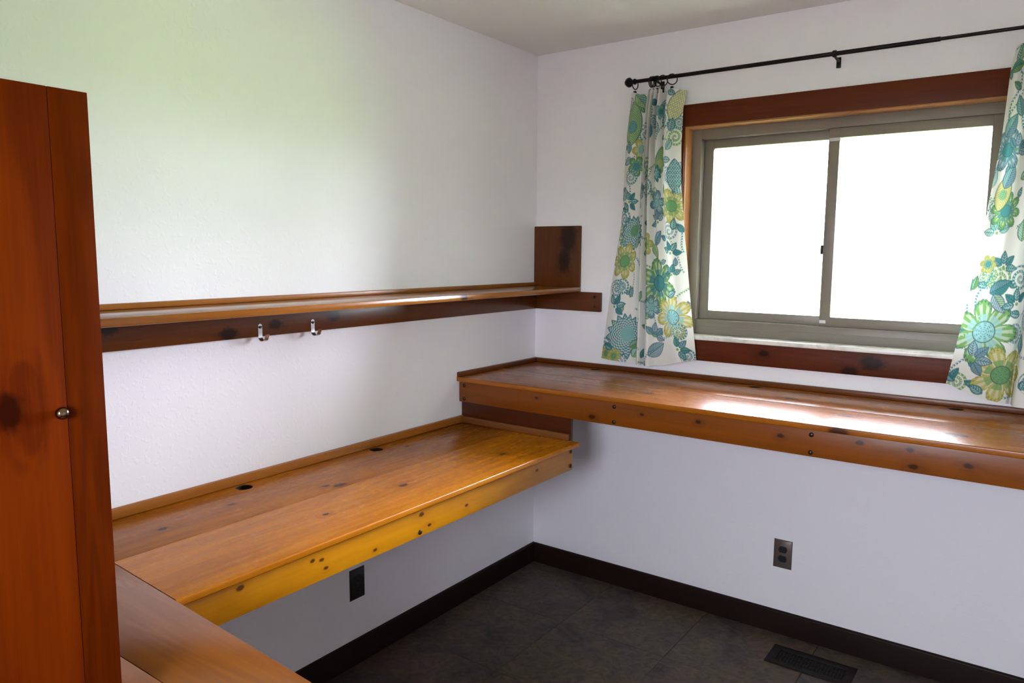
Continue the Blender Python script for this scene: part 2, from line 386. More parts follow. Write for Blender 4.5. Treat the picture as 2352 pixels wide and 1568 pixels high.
sl = sash('fixed_sash', IX0, 1.325, .098, .124, .040, .034, .037, 'fixed left pane in its narrow frame')
sr = sash('sliding_sash', 1.287, IX1, .066, .092, .040, .036, .037, 'sliding right pane in its narrow frame')
# latch, corner pads on the sliding sash
part('latch', box(1.279, 1.287, .062, .080, 1.535, 1.570, .002), M['black'], sr)
part('corner_pad', box(1.289, 1.312, .0645, .0660, IZ0 + .012, IZ0 + .024), M['tape'], sr)
part('corner_pad', box(1.289, 1.329, .0645, .0660, IZ1 - .048, IZ1 - .036), M['tape'], sr)

# window added behind the camera to let in fill light
w2 = thing('fill_window', None, None, ((VX_0 + VX_1) / 2, RY, VZ_0), kind='structure')
part('frame', frame(VX_0, VX_1, VZ_0, VZ_1, RY - .10, RY - .03, .045), M['vinyl'], w2)
part('mullion', box((VX_0 + VX_1) / 2 - .02, (VX_0 + VX_1) / 2 + .02, RY - .09, RY - .04, VZ_0 + .045, VZ_1 - .045, .003), M['vinyl'], w2)
for s in (0, 1): part('glass_pane', box(VX_0 + .04 if s == 0 else (VX_0 + VX_1) / 2 + .016, (VX_0 + VX_1) / 2 - .016 if s == 0 else VX_1 - .04, RY - .068, RY - .062, VZ_0 + .04, VZ_1 - .04), M['glass'], w2, smooth=None)
bm = box(VX_0 - CW, VX_1 + CW, RY, RY + .019, VZ_1, VZ_1 + CW, .002); box(VX_0 - CW, VX_1 + CW, RY, RY + .019, VZ_0 - CW, VZ_0, .002, into=bm)
box(VX_0 - CW, VX_0, RY, RY + .019, VZ_0, VZ_1, .002, into=bm); box(VX_1, VX_1 + CW, RY, RY + .019, VZ_0, VZ_1, .002, into=bm)
part('casing', bm, cas('x'), w2)

# ------------------------------------------------------------------ wooden furniture
PL, PD = (.44, .140, .003), (.165, .038, .0015)          # amber varnished pine
def bolts(parent, pts, axis, r=.0075):
    for p in pts:
        b = lathe([(r, 0), (r, .0015), (r * .85, .003), (r * .45, .0042), (0, .0046)], p, axis, 18)
        part('bolt', b, M['bolt'], parent, label='dark screw head')

# upper wall shelf in the corner
sb = (0.12, -1.1, 1.268)
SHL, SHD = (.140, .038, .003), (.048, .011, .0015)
shelf = thing('wall_shelf', 'long narrow brown wooden wall shelf running above the desks into the corner', 'shelf', sb)
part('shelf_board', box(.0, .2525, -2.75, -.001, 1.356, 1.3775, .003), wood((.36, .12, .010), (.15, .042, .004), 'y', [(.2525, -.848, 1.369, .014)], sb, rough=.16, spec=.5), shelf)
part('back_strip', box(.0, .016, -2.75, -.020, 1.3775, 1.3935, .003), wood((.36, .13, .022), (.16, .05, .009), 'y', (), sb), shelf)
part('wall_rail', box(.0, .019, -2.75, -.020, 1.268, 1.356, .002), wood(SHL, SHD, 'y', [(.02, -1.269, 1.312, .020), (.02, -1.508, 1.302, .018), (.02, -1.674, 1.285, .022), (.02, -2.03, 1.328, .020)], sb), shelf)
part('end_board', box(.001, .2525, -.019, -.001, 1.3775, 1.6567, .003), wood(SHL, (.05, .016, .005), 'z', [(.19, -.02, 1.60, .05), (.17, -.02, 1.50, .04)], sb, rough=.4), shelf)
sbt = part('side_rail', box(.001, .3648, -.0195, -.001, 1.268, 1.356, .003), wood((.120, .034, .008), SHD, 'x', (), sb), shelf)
part('bolt', lathe([(.007, 0), (.0065, .0008), (0, .0010)], (.335, -.0195, 1.335), (0, -1, 0), 16), M['bolt'], sbt)
part('bolt', lathe([(.006, 0), (.0055, .0008), (0, .0010)], (.335, -.0195, 1.290), (0, -1, 0), 16), M['bolt'], sbt)

# low desk along the left wall
ZL, DL, YE = .812, .587, -.5605
lb = (.29, -1.37, .705)
def edge_y(x): return -2.159 - .0572 * x                 # seam where the return desk butts on
ld = thing('wall_desk', 'low honey-coloured wooden desk fixed along the left white wall under the shelf', 'desk', lb)
SEAM = .288
ldm = lambda kn, a=PL, d_=PD, sp_=.42: wood(a, d_, 'y', kn, lb, rough=.26, spec=sp_, streak=1.15)
part('plank', slab([(0, edge_y(0)), (SEAM - .0013, edge_y(SEAM)), (SEAM - .0013, YE), (0, YE)], ZL - .019, ZL,
     [(.046, -1.660, .0255), (.046, -1.104, .0255)], .0012), ldm([(.154, -1.777, .812, .009), (.178, -1.994, .812, .012), (.262, -1.47, .812, .017), (.235, -1.50, .812, .010), (.10, -1.0, .812, .009)]), ld)
bm = slab([(SEAM + .0013, edge_y(SEAM)), (DL, edge_y(DL)), (DL, YE), (SEAM + .0013, YE)], ZL - .019, ZL)
es = [e for e in bm.edges if all(abs(v.co.x - DL) < 1e-4 for v in e.verts) and abs(e.verts[0].co.z - e.verts[1].co.z) < 1e-4]
bmesh.ops.bevel(bm, geom=es, offset=.005, segments=4, profile=.5, affect='EDGES')
part('plank', bm, ldm([(.433, -1.668, .812, .009), (.422, -1.351, .812, .013), (.452, -.871, .812, .011)], (.56, .185, .003), (.22, .054, .0015), .34), ld)
part('back_strip', box(0, .016, edge_y(0), YE, ZL, ZL + .030, .004), wood((.42, .15, .022), (.20, .06, .01), 'y', (), lb), ld)
def hole_shade(parent, x, y, r, z):  # black sleeve standing in for the shade inside a cable hole
    n = 32; bm = bmesh.new(); rg = []
    for rr, zz in ((r - .0002, z - .0012), (r - .0002, z - .0190), (r - .0016, z - .0190), (r - .0016, z - .0012)):
        rg.append([bm.verts.new((x + rr * math.cos(2 * math.pi * k / n), y + rr * math.sin(2 * math.pi * k / n), zz)) for k in range(n)])
    for i in range(4):
        for k in range(n): bm.faces.new((rg[i][k], rg[i][(k + 1) % n], rg[(i + 1) % 4][(k + 1) % n], rg[(i + 1) % 4][k]))
    part('cable_hole_shade', bm, M['void'], parent)
for y in (-1.660, -1.104): hole_shade(ld, .046, y, .0255, ZL)
LAX = .567
apl = part('apron', box(LAX - .019, LAX, -2.19, YE - .012, .705, ZL - .019, .002), wood((.60, .245, .004), (.36, .120, .002), 'y',
     [(LAX, -1.426, .771, 0.0083), (LAX, -1.393, .729, 0.0060), (LAX, -1.218, .741, 0.0060), (LAX, -1.612, .724, 0.0053), (LAX, -1.796, .759, 0.0053), (LAX, -1.825, .766, 0.0053), (LAX, -1.783, .733, 0.0053), (LAX, -2.03, .772, 0.0075), (LAX, -.82, .76, 0.0067)], lb, knotcol=(.075, .015, .003), rough=.3), ld)
bolts(apl, [(LAX, -1.433, .719), (LAX, -.590, .778), (LAX, -.590, .722)], (1, 0, 0))
part('wall_cleat', box(0, .02, -2.15, YE - .002, .725, ZL - .019, .002), wood(PL, PD, 'y', (), lb), ld)
EBY = -.5600
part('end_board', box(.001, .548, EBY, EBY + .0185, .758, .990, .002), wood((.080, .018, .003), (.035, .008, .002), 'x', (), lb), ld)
part('end_strip', box(.017, .545, EBY - .017, EBY - .0003, ZL, ZL + .028, .005), wood((.20, .07, .016), (.09, .03, .007), 'x', (), lb), ld)

# high desk under the window
ZB, DB = 1.010, .593
bb = (1.37, -.29, .903)
bd = thing('window_desk', 'long high honey-coloured wooden desk fixed below the curtained window', 'desk', bb)
RXE = RX - .001
BS = -.300
part('plank', slab([(.001, BS + .0010), (RXE, BS + .0010), (RXE, -.001), (.001, -.001)], ZB - .019, ZB, [(x, -.047, .0245) for x in (.364, 1.086, 1.778, 2.47)], .0012),
     wood((.37, .108, .003), (.140, .031, .0015), 'x', [(1.276, -.213, 1.01, .015), (.40, -.206, 1.01, .018)], bb, rough=.24, spec=.46), bd)
bm = slab([(.001, -DB), (RXE, -DB), (RXE, BS - .0010), (.001, BS - .0010)], ZB - .019, ZB)
es = [e for e in bm.edges if all(abs(v.co.y + DB) < 1e-4 for v in e.verts) and abs(e.verts[0].co.z - e.verts[1].co.z) < 1e-4]
bmesh.ops.bevel(bm, geom=es, offset=.004, segments=4, profile=.5, affect='EDGES')
part('plank', bm, wood((.37, .108, .003), (.140, .031, .0015), 'x', [(.802, -.437, 1.01, .014), (1.501, -.398, 1.01, .016), (1.82, -.478, 1.01, .018), (.411, -.42, 1.01, .012), (1.518, -.593, .996, .022)], bb, rough=.24, spec=.46), bd)
part('back_strip', box(.017, RXE, -.016, -.001, ZB, ZB + .021, .004), wood((.15, .042, .008), (.07, .02, .005), 'x', (), bb), bd)
part('side_strip', box(.001, .016, -DB, -.001, ZB, ZB + .021, .004), wood((.15, .042, .008), (.07, .02, .005), 'y', (), bb), bd)
for x in (.364, 1.086, 1.778, 2.47): hole_shade(bd, x, -.047, .0245, ZB)
AY = -.579
apb = part('apron', box(.003, RXE, AY, AY + .0185, .903, ZB - .019, .002), wood((.23, .060, .003), (.100, .023, .0015), 'x',
     [(1.343, AY, .956, .008), (1.578, AY, .970, .009), (1.715, AY, .970, .008), (1.726, AY, .921, .009), (1.862, AY, .947, .009), (.856, AY, .960, .006), (1.067, AY, .963, .008), (.650, AY, .924, .010), (.399, AY, .965, .006)], bb, rough=.34), bd)
bolts(apb, [(x, AY, z) for x in (.030, .7435, 1.4378, 2.132) for z in (.9735, .9165)], (0, -1, 0))
part('wall_cleat', box(.58, RXE, -.021, -.001, .92, ZB - .019, .002), wood(PL, PD, 'x', (), bb), bd)

# return desk at the near end of the left desk, with the cupboard that stands on it
rb = (.65, -2.5, 0)
rd = thing('return_desk', 'wooden return desk in the near left corner joining the low wall desk at right angles', 'desk', rb)
RDX, RDY = 1.30, -2.80
def ey(x): return edge_y(x) - .0012
s1, s2 = ey(0) - .21, ey(RDX) - .135
rm = lambda: wood((.25, .075, .004), (.10, .025, .002), 'x', (), rb, rough=.2, spec=.42)
part('plank', slab([(.001, s1 + .0005), (RDX, s2 + .0005), (RDX, ey(RDX)), (.001, ey(0))], ZL - .019, ZL, (), .0015), rm(), rd)
part('plank', slab([(.001, RDY), (RDX, RDY), (RDX, s2 - .0005), (.001, s1 - .0005)], ZL - .019, ZL, (), .0015), rm(), rd)
part('apron', box(.58, RDX - .03, -2.275, -2.256, .705, ZL - .0195, .002), wood(PL, PD, 'x', (), rb), rd)
part('support_panel', box(RDX - .05, RDX - .03, RDY + .02, -2.28, 0, ZL - .0195, .002), wood(PL, PD, 'z', (), rb), rd)
part('support_panel', box(.03, .05, RDY + .02, -2.20, 0, ZL - .0195, .002), wood(PL, PD, 'z', (), rb), rd)
part('back_panel', box(.05, RDX - .05, RDY + .0, RDY + .019, .1, ZL - .0195, .002), wood(PL, PD, 'x', (), rb), rd)

PX, PY, PZ = .880, -2.450, 1.757
cb = (.44, -2.62, ZL)
cup = thing('cupboard', 'tall dark orange-brown wooden cupboard standing on the return desk, at the left edge', 'cupboard', cb)
PNL, PND = (.185, .026, .0003), (.065, .007, .0002)
sp = part('side_panel', box(PX - .020, PX, -2.79, -2.5035, ZL, PZ, .0012), wood(PNL, PND, 'z', [(PX, -2.578, 1.316, .019)], cb, rough=.5, fig=.9, spec=.02, streak=1.5), cup)
part('edge_board', box(PX - .020, PX, -2.503, PY, ZL, PZ, .0012), wood((.115, .016, .0003), (.040, .005, .0002), 'z', (), cb, rough=.5, fig=1.4, spec=.02, streak=1.5), cup)
part('side_panel', box(.001, .021, -2.79, PY, ZL, PZ, .002), wood(PNL, PND, 'z', (), cb), cup)
part('top', box(.0215, PX - .0205, -2.79, PY, PZ - .02, PZ, .002), wood(PNL, PND, 'x', (), cb), cup)
for z in (ZL + .001, 1.12, 1.43): part('shelf', box(.0215, PX - .0205, -2.77, PY - .01, z, z + .02, .002), wood(PNL, PND, 'x', (), cb), cup)
part('back_panel', box(.0215, PX - .0205, -2.789, -2.771, ZL + .0, PZ - .0205, .001), wood(PNL, PND, 'z', (), cb), cup)
part('knob', lathe([(.0050, 0), (.0050, .003), (.0085, .0045), (.0094, .0075), (.0086, .0110), (.0062, .0138), (.003, .0152), (0, .0155)], (PX, -2.514, 1.304), (1, 0, 0), 28), M['brass'], sp, label='small round brass knob')

# ------------------------------------------------------------------ hooks under the shelf
def hook(y, label):
    t = thing('coat_hook', label, 'hook', (.019, y, 1.257), 'metal hooks under the wall shelf')
    X = .0195
    bm = bmesh.new()
    pts = [(X, y, 1.301), (X, y, 1.280), (X, y, 1.270)]
    for k in range(1, 10):
        a = math.pi * k / 9 * .78
        pts.append((X + .016 - .016 * math.cos(a), y, 1.268 - .013 * math.sin(a)))
    pts += [(pts[-1][0] + .006, y, pts[-1][2] + .011), (pts[-1][0] + .0095, y, pts[-1][2] + .018)]
    bm = strip(pts, (0, 1, 0), .015, .0016)
    cyl((X, y, 1.301), (1, 0, 0), .0075, .0016, 20, into=bm)
    cyl(pts[-1], Vector(pts[-1]) - Vector(pts[-2]), .001, .001, 6, into=bm)
    h = part('hook_strip', bm, M['steel'], t)
    part('screw', lathe([(.0045, 0), (.0042, .0012), (.0025, .0022), (0, .0025)], (X + .0008, y, 1.2975), (1, 0, 0), 16), M['bolt'], t)
hook(-1.565, 'small bent zinc hook screwed under the shelf, farther from the window')
hook(-1.360, 'small bent zinc hook screwed under the shelf, nearer the window')

# ------------------------------------------------------------------ outlets
def outlet(name, label, o, ux, n, mplate):
    """o: centre on the wall, ux: horizontal direction, n: wall normal"""
    t = thing(name, label, 'outlet', (o[0], o[1], o[2] - .058), 'duplex wall outlets')
    O = Vector(o); U_ = Vector(ux); Nn = Vector(n)
    mt = Matrix(((U_.x, 0, Nn.x, O.x), (U_.y, 0, Nn.y, O.y), (0, 1, 0, O.z), (0, 0, 0, 1)))
    def tr(bm): bmesh.ops.transform(bm, matrix=mt, verts=bm.verts); return bm
    W2, H2 = .036, .0585
    bm = bmesh.new()
    prof = [(0, 0), (.0005, .003), (.004, .0055)]
    rings = []
    for ins, h in prof:
        rings.append([bm.verts.new((sx * (W2 - ins), sy * (H2 - ins), h)) for sx, sy in ((-1, -1), (1, -1), (1, 1), (-1, 1))])
    for a, b in zip(rings, rings[1:]):
        for k in range(4): bm.faces.new((a[k], a[(k + 1) % 4], b[(k + 1) % 4], b[k]))
    bm.faces.new(rings[-1]); bm.faces.new(rings[0])
    part('cover_plate', tr(bm), mplate, t)
    for s in (-1, 1):
        bm = bmesh.new(); vs = []
        for k in range(32):
            a = 2 * math.pi * k / 32; x = .0172 * math.cos(a); y = max(-.0135, min(.0135, .0172 * math.sin(a)))
            vs.append((x, y))
        lo = [bm.verts.new((x, y + s * .0195, .0050)) for x, y in vs]; hi = [bm.verts.new((x * .97, y * .97 + s * .0195, .0068)) for x, y in vs]
        for k in range(32): bm.faces.new((lo[k], lo[(k + 1) % 32], hi[(k + 1) % 32], hi[k]))
        bm.faces.new(hi); bm.faces.new(lo)
        so = part('socket', tr(bm), M['socket'], t)
        bm = box(-.0075, -.0055, s * .0195 - .001, s * .0195 + .006, .0066, .0070); box(.0055, .0075, s * .0195 - .001, s * .0195 + .005, .0066, .0070, into=bm)
        cyl((0, s * .0195 - .0065, .0068), (0, 0, 1), .0024, .0004, 12, into=bm)
        part('slots', tr(bm), M['void'], so)
    part('screw', tr(lathe([(.003, .0054), (.0028, .0062), (0, .0068)], (0, 0, 0), (0, 0, 1), 14)), M['steel'], t)
outlet('wall_outlet', 'very dark brown electrical outlet below the low left desk', (0, -1.170, .309), (0, 1, 0), (1, 0, 0), M['plate_dark'])
outlet('wall_outlet', 'bronze electrical outlet on the white wall below the window desk', (1.2150, 0, .334), (1, 0, 0), (0, -1, 0), M['plate_bronze'])

# ------------------------------------------------------------------ floor register
vb = (1.382, -.182, 0)
v = thing('floor_vent', 'dark brown slotted metal floor vent beside the baseboard under the window desk', 'vent', vb)
VX0, VX1, VY0, VY1 = 1.232, 1.534, -.250, -.108
bm = box(VX0, 1.264, VY0, VY1, 0, .005, .0015); box(1.504, VX1, VY0, VY1, 0, .005, .0015, into=bm); box(1.262, 1.506, VY0, -.222, 0, .005, .0015, into=bm); box(1.262, 1.506, -.142, VY1, 0, .005, .0015, into=bm)
part('rim', bm, M['vent'], v)
part('cavity', box(1.263, 1.505, -.223, -.141, 0, .0006), M['void'], v)
ns = 20
for k in range(ns):
    x = 1.266 + (k + .5) * (.236 / ns)
    part('slat', box(x - .0022, x + .0022, -.2225, -.1415, .0006, .0042, .0005, 1), M['vent'], v)
part('slat', box(1.263, 1.505, -.1835, -.1805, .0008, .0046), M['vent'], v)

# ------------------------------------------------------------------ curtain rod
CY, CZ = -.080, 2.243
rdt = thing('curtain_rod', 'black iron curtain rod with a faceted knob finial above the window', 'curtain rod', (1.3, CY, CZ))
part('rod', cyl(((.535 + 1.655) / 2, CY, CZ), (1, 0, 0), .0078, 1.655 - .535, 20), M['black'], rdt)
part('inner_rod', cyl((1.64 + .245, CY, CZ), (1, 0, 0), .0058, .49, 20), M['black'], rdt)
for s, x in ((-1, .535), (1, 2.125)):
    part('finial', lathe([(.007, 0), (.0115, .002), (.0125, .007), (.0085, .012), (.0075, .015), (.0125, .019), (.0195, .027), (.0205, .033), (.0165, .042), (.009, .049), (0, .051)], (x - s * .012, CY, CZ), (s, 0, 0), 10), M['black'], rdt, smooth=20)
for x in (.634, 1.3255, 2.06):
    bm = lathe([(.0105, -.0065), (.0118, -.005), (.0118, .005), (.0105, .0065)], (x, CY, CZ), (1, 0, 0), 20)
    cyl((x - .002, CY / 2 - .002, CZ - .008), (0, 1, -.06), .0045, -CY - .008, 14, into=bm)
    box(x - .0105, x + .0055, -.0045, 0, CZ - .034, CZ + .004, .002, into=bm)
    cyl((x - .0025, -.0055, CZ - .026), (0, 1, 0), .0032, .003, 12, into=bm)
    part('bracket', bm, M['black'], rdt)

def ring_mesh():
    pass
RGR, RGT = .0205, .0021
def curtain_ring(x, yaw, label, clip_dx=0.0, clip_y=0.0, lean=0.0):
    zc = CZ - (RGR - RGT - .0078) + .0002
    t = thing('curtain_ring', label, 'curtain ring', (x, CY, zc - RGR), 'clip rings of the curtains')
    d = Vector((math.sin(R(yaw)), math.cos(R(yaw)), 0))       # in-plane horizontal direction of the ring
    pts = [Vector((x, CY, zc)) + d * RGR * math.cos(a) + Vector((0, 0, 1)) * RGR * math.sin(a) for a in [2 * math.pi * k / 36 for k in range(36)]]
    part('ring', tube(pts, RGT, 8, True), M['black'], t)
    zb = zc - RGR
    c = Vector((x + clip_dx, CY + clip_y, zb - .005))
    part('eyelet', tube([Vector((x, CY, zb - .002)) + Vector((.0030 * math.cos(a), 0, .0042 * math.sin(a) - .002)) for a in [2 * math.pi * k / 16 for k in range(16)]], .0007, 6, True), M['steel'], t)
    q = Vector((x + clip_dx * .4, CY + clip_y * .4, zb - .0075))
    bm = box(q.x - .0055, q.x + .0055, q.y - .0045, q.y - .001, q.z - .020, q.z, .001); box(q.x - .0055, q.x + .0055, q.y + .001, q.y + .0045, q.z - .020, q.z, .001, into=bm)
    cyl((q.x, q.y, q.z - .007), (1, 0, 0), .0030, .012, 10, into=bm)
    part('clip', bm, M['black'], t)
    return q
ring_specs = [(.5430, 8, 'black clip ring beside the knob finial at the left end of the rod'),
              (.6160, 4, 'black clip ring of the left curtain, first of the tight bunch counting from the finial'),
              (.6225, 6, 'black clip ring of the left curtain, second of the tight bunch counting from the finial'),
              (.6275, 2, 'black clip ring in the bunch on the left curtain, pressed against the bracket'),
              (.6445, 22, 'black clip ring just on the window side of the left bracket'),
              (.6680, 38, 'black twisted clip ring next to the widest open ring on the left curtain'),
              (.7080, 52, 'black clip ring hanging open widest, nearest the window on the left curtain')]
for x, yaw, lab in ring_specs: curtain_ring(x, yaw, lab)
for k, (x, w) in enumerate(((1.912, 'first'), (1.960, 'second'), (1.990, 'third'), (2.020, 'last'))):
    curtain_ring(x, 10 + 8 * k, 'black clip ring of the right curtain, %s of its four from the window' % w)

# ------------------------------------------------------------------ curtains: folded cloth with a printed floral pattern
PAL = dict(white=(.80, .80, .76), teal=(.075, .270, .290), aqua=(.30, .56, .53), green=(.190, .385, .130), yellow=(.52, .49, .160), blue=(.20, .33, .40), ink=(.035, .120, .140), olive=(.27, .27, .06))
PAL = {k: np.array(v) for k, v in PAL.items()}
class Cloth:
    def __init__(s, us, zs): s.U, s.Z = us, zs; s.C = np.empty(us.shape + (3,)); s.C[:] = PAL['white']
    def put(s, mask, col, a=1.0):
        m_ = np.clip(mask, 0, 1)[..., None] * a
        s.C[s.sl] = s.C[s.sl] * (1 - m_) + col * m_
    def local(s, u, z, r):
        ok = (np.abs(s.U - u) < r) & (np.abs(s.Z - z) < r)
        rows = np.where(ok.any(1))[0]; cols = np.where(ok.any(0))[0]
        if len(rows) == 0 or len(cols) == 0: return False
        s.sl = (slice(rows[0], rows[-1] + 1), slice(cols[0], cols[-1] + 1))
        s.x = s.U[s.sl] - u; s.y = s.Z[s.sl] - z; s.r = np.hypot(s.x, s.y); s.a = np.arctan2(s.y, s.x); return True
AA = .0013
def sm(d): return np.clip(.5 - d / (2 * AA), 0, 1)           # signed distance -> coverage
def hatch(v, freq, duty): return ((v * freq) % 1 < duty).astype(float)
def leaf_at(c, u, z, L_, ang, c1, c2, k):
    if not c.local(u, z, L_ * .75): return
    t = R(ang); px = c.x * math.cos(t) + c.y * math.sin(t); py = -c.x * math.sin(t) + c.y * math.cos(t)
    q = np.clip(px / L_ + .5, 0, 1); w = L_ * .30 * np.sin(np.pi * q ** .8) ** .85
    d = np.where((px > -L_ / 2) & (px < L_ / 2), np.abs(py) - w, .02)
    c.put(sm(d), PAL['ink']); c.put(sm(d + .0022), PAL[c1])
    c.put(sm(d + .006) * (py > 0), PAL[c2], .75)
    c.put(sm(d + .004) * hatch(px - np.abs(py) * .8, 1 / .0085, .32), PAL['white'] if k % 2 else PAL['ink'], .55)
    c.put(sm(np.abs(py) - .0012) * (np.abs(px) < L_ * .5), PAL['ink'], .8)
def motif(c, kind, u, z, r, p, c1, c2, k):
    if kind in ('leaf',): leaf_at(c, u, z, r * 1.15, p, c1, c2, k)
    elif kind == 'leafs':
        for j, da in enumerate((-75, -25, 25, 75)):
            a = R(p + da); leaf_at(c, u + math.cos(a) * r * .52, z + math.sin(a) * r * .52, r * .72, p + da, c1, c2 if j % 2 else c1, k + j)
        if c.local(u, z, r): c.put(sm(c.r - r * .09), PAL['green'])
    elif kind == 'flower':
        if not c.local(u, z, r * 1.2): return
        ph = k * 1.7; n = p
        lob = np.abs(np.cos((c.a + ph) * n / 2)) ** .55
        rad = r * (.52 + .48 * lob + .035 * np.abs(np.cos((c.a + ph) * n * 3.5)) * lob); d = c.r - rad
        c.put(sm(d), PAL['ink'] if c1 != 'yellow' else PAL['olive'])
        c.put(sm(d + .0026), PAL[c1])
        c.put(sm(d + .005) * sm(-(d + .010)) * hatch(c.a, n * 7 / (2 * np.pi), .45), PAL['ink'] if c1 != 'yellow' else PAL['olive'], .9)
        c.put(sm(d + .016) * hatch(c.a + ph, n * 3 / (2 * np.pi), .5), PAL['white'], .45)
        c.put(sm(c.r - r * .55) * sm(-(c.r - r * .34)) * (lob > .62), PAL[c2], .8)
        c.put(sm(np.abs((c.a + ph) * n / 2 % np.pi - np.pi / 2) * c.r - .0012) * sm(d), PAL['ink'], .6)
        c.put(sm(c.r - r * .34), PAL['ink']); c.put(sm(c.r - r * .31), PAL[c2])
        c.put(sm(c.r - r * .28) * hatch(c.a, 9 / (2 * np.pi), .5) * hatch(c.r, 1 / .007, .5), PAL['teal'], .9)
    elif kind in ('pod', 'pine', 'fan'):
        if not c.local(u, z, r * 1.3): return
        t = R(p); px = c.x * math.cos(t) + c.y * math.sin(t); py = -c.x * math.sin(t) + c.y * math.cos(t)
        q = np.clip(px / (2 * r) + .5, 0, 1); w = r * .52 * np.sin(np.pi * q ** .9) ** .7
        d = np.where(np.abs(px) < r, np.abs(py) - w, .02)
        c.put(sm(d), PAL['ink']); c.put(sm(d + .0025), PAL[c1])
        if kind == 'pod':
            c.put(sm(d + .006) * hatch(px + np.abs(py) * .9, 1 / .009, .4), PAL['white'], .4)
            c.put(sm(np.hypot(px + r * .15, py) - r * .27), PAL[c2]); c.put(sm(np.hypot(px + r * .15, py) - r * .25) * hatch(np.hypot(px + r * .15, py), 1 / .006, .4), PAL['aqua'], .7)
        else:
            g = (np.sin(px * 2 * np.pi / .013) * np.sin(py * 2 * np.pi / .011) > .15)
            c.put(sm(d + .004) * g, PAL['white'], .7)
            c.put(sm(d + .004) * hatch(px, 1 / .018, .18), PAL[c2], .8)
    elif kind == 'spiky':
        if not c.local(u, z, r * 1.35): return
        tooth = np.abs(((c.a * 17 / (2 * np.pi)) % 1) - .5) * 2
        rad = r * (.86 + .26 * tooth) * (1 - .18 * np.cos(c.a - R(p))); d = c.r - rad
        c.put(sm(d), PAL['ink']); c.put(sm(d + .0025), PAL[c1])
        g = np.sin(c.r * 2 * np.pi / .012) * np.sin(c.a * 17) > .0
        c.put(sm(d + .009) * g, PAL['white'], .65); c.put(sm(c.r - r * .38), PAL[c2]); c.put(sm(c.r - r * .36) * hatch(c.x + c.y, 1 / .008, .45), PAL['teal'], .8)
        leaf_at(c, u + r * .55, z - r * .75, r * .8, 60, 'green', 'aqua', 1)
    elif kind == 'curl':
        if not c.local(u, z, r * 1.3): return
        th = (c.a + np.pi) / (2 * np.pi); sp_ = r * .42
        dd = np.abs(((c.r / sp_ - th) % 1) - .5) * sp_ - .0045
        d = np.maximum(dd, c.r - r)
        c.put(sm(d), PAL[c1]); c.put(sm(d + .0015) * hatch(c.a, 16 / (2 * np.pi), .4), PAL['white'], .8)
    elif kind == 'vine':
        if not c.local(u, z, r * 1.6): return
        t = R(p); px = c.x * math.cos(t) + c.y * math.sin(t); py = -c.x * math.sin(t) + c.y * math.cos(t) + .012 * np.sin(px * 40)
        d = np.maximum(np.abs(py) - .0045, np.abs(px) - r * 1.3)
        c.put(sm(d) * hatch(px + np.abs(py), 1 / .010, .55), PAL[c1])
ML=[
 ('pod',0.544,2.076,0.075,90,'green','teal'),('leaf',0.577,2.168,0.06,-40,'green','teal'),('fan',0.734,2.144,0.06,70,'yellow','aqua'),
 ('flower',0.579,1.967,0.04,6,'yellow','aqua'),('leaf',0.53,1.978,0.04,100,'blue','aqua'),('leaf',0.522,1.917,0.04,200,'blue','aqua'),
 ('flower',0.559,1.9,0.035,5,'green','teal'),('pine',0.733,1.846,0.055,90,'teal','aqua'),('pod',0.667,1.911,0.05,80,'green','yellow'),
 ('flower',0.655,1.859,0.03,8,'teal','aqua'),('flower',0.731,1.715,0.058,7,'yellow','green'),('flower',0.663,1.738,0.045,6,'blue','aqua'),
 ('leafs',0.534,1.753,0.045,30,'teal','aqua'),('spiky',0.562,1.628,0.055,60,'teal','green'),('flower',0.521,1.499,0.062,7,'yellow','green'),
 ('flower',0.68,1.407,0.085,6,'green','teal'),('flower',0.753,1.253,0.075,7,'yellow','aqua'),('spiky',0.538,1.184,0.075,45,'teal','aqua'),
 ('leafs',0.476,1.298,0.055,40,'teal','aqua'),('leafs',0.667,1.185,0.055,60,'blue','aqua'),('flower',0.653,1.308,0.04,6,'blue','aqua'),
 ('leaf',0.679,1.128,0.07,35,'blue','teal'),('curl',0.784,1.183,0.03,0,'teal','aqua'),('leafs',0.783,1.113,0.05,20,'teal','green'),
 ('flower',0.436,1.085,0.03,8,'yellow','green'),('flower',0.477,1.079,0.03,8,'yellow','green'),('leaf',0.67,1.595,0.055,50,'blue','aqua'),
 ('leaf',0.662,1.541,0.05,-60,'green','yellow'),('leafs',0.734,1.52,0.05,80,'teal','aqua'),('leafs',0.743,1.43,0.045,100,'teal','blue'),
 ('curl',0.511,1.386,0.03,0,'teal','aqua'),('leaf',0.554,1.366,0.035,70,'teal','blue'),('leaf',0.446,1.119,0.04,160,'teal','aqua'),
 ('leafs',0.671,1.659,0.05,120,'blue','aqua'),('leaf',0.51,1.577,0.03,10,'aqua','green'),('leaf',0.74,1.64,0.035,80,'teal','aqua'),
 ('leaf',0.63,2.037,0.045,100,'teal','aqua'),('leaf',0.716,2.055,0.04,80,'teal','blue'),('flower',0.67,2.112,0.025,6,'aqua','teal'),
 ('leaf',0.709,1.97,0.035,60,'aqua','teal'),('flower',0.625,1.573,0.04,6,'yellow','green'),('leaf',0.746,1.349,0.035,30,'teal','aqua'),
 ('leaf',0.614,1.11,0.035,60,'teal','green'),('leafs',0.59,1.791,0.04,70,'blue','teal'),('curl',0.54,1.856,0.028,0,'teal','aqua'),
 ('leaf',0.744,1.785,0.03,100,'aqua','teal'),('leaf',0.572,1.144,0.045,30,'green','aqua'),
]
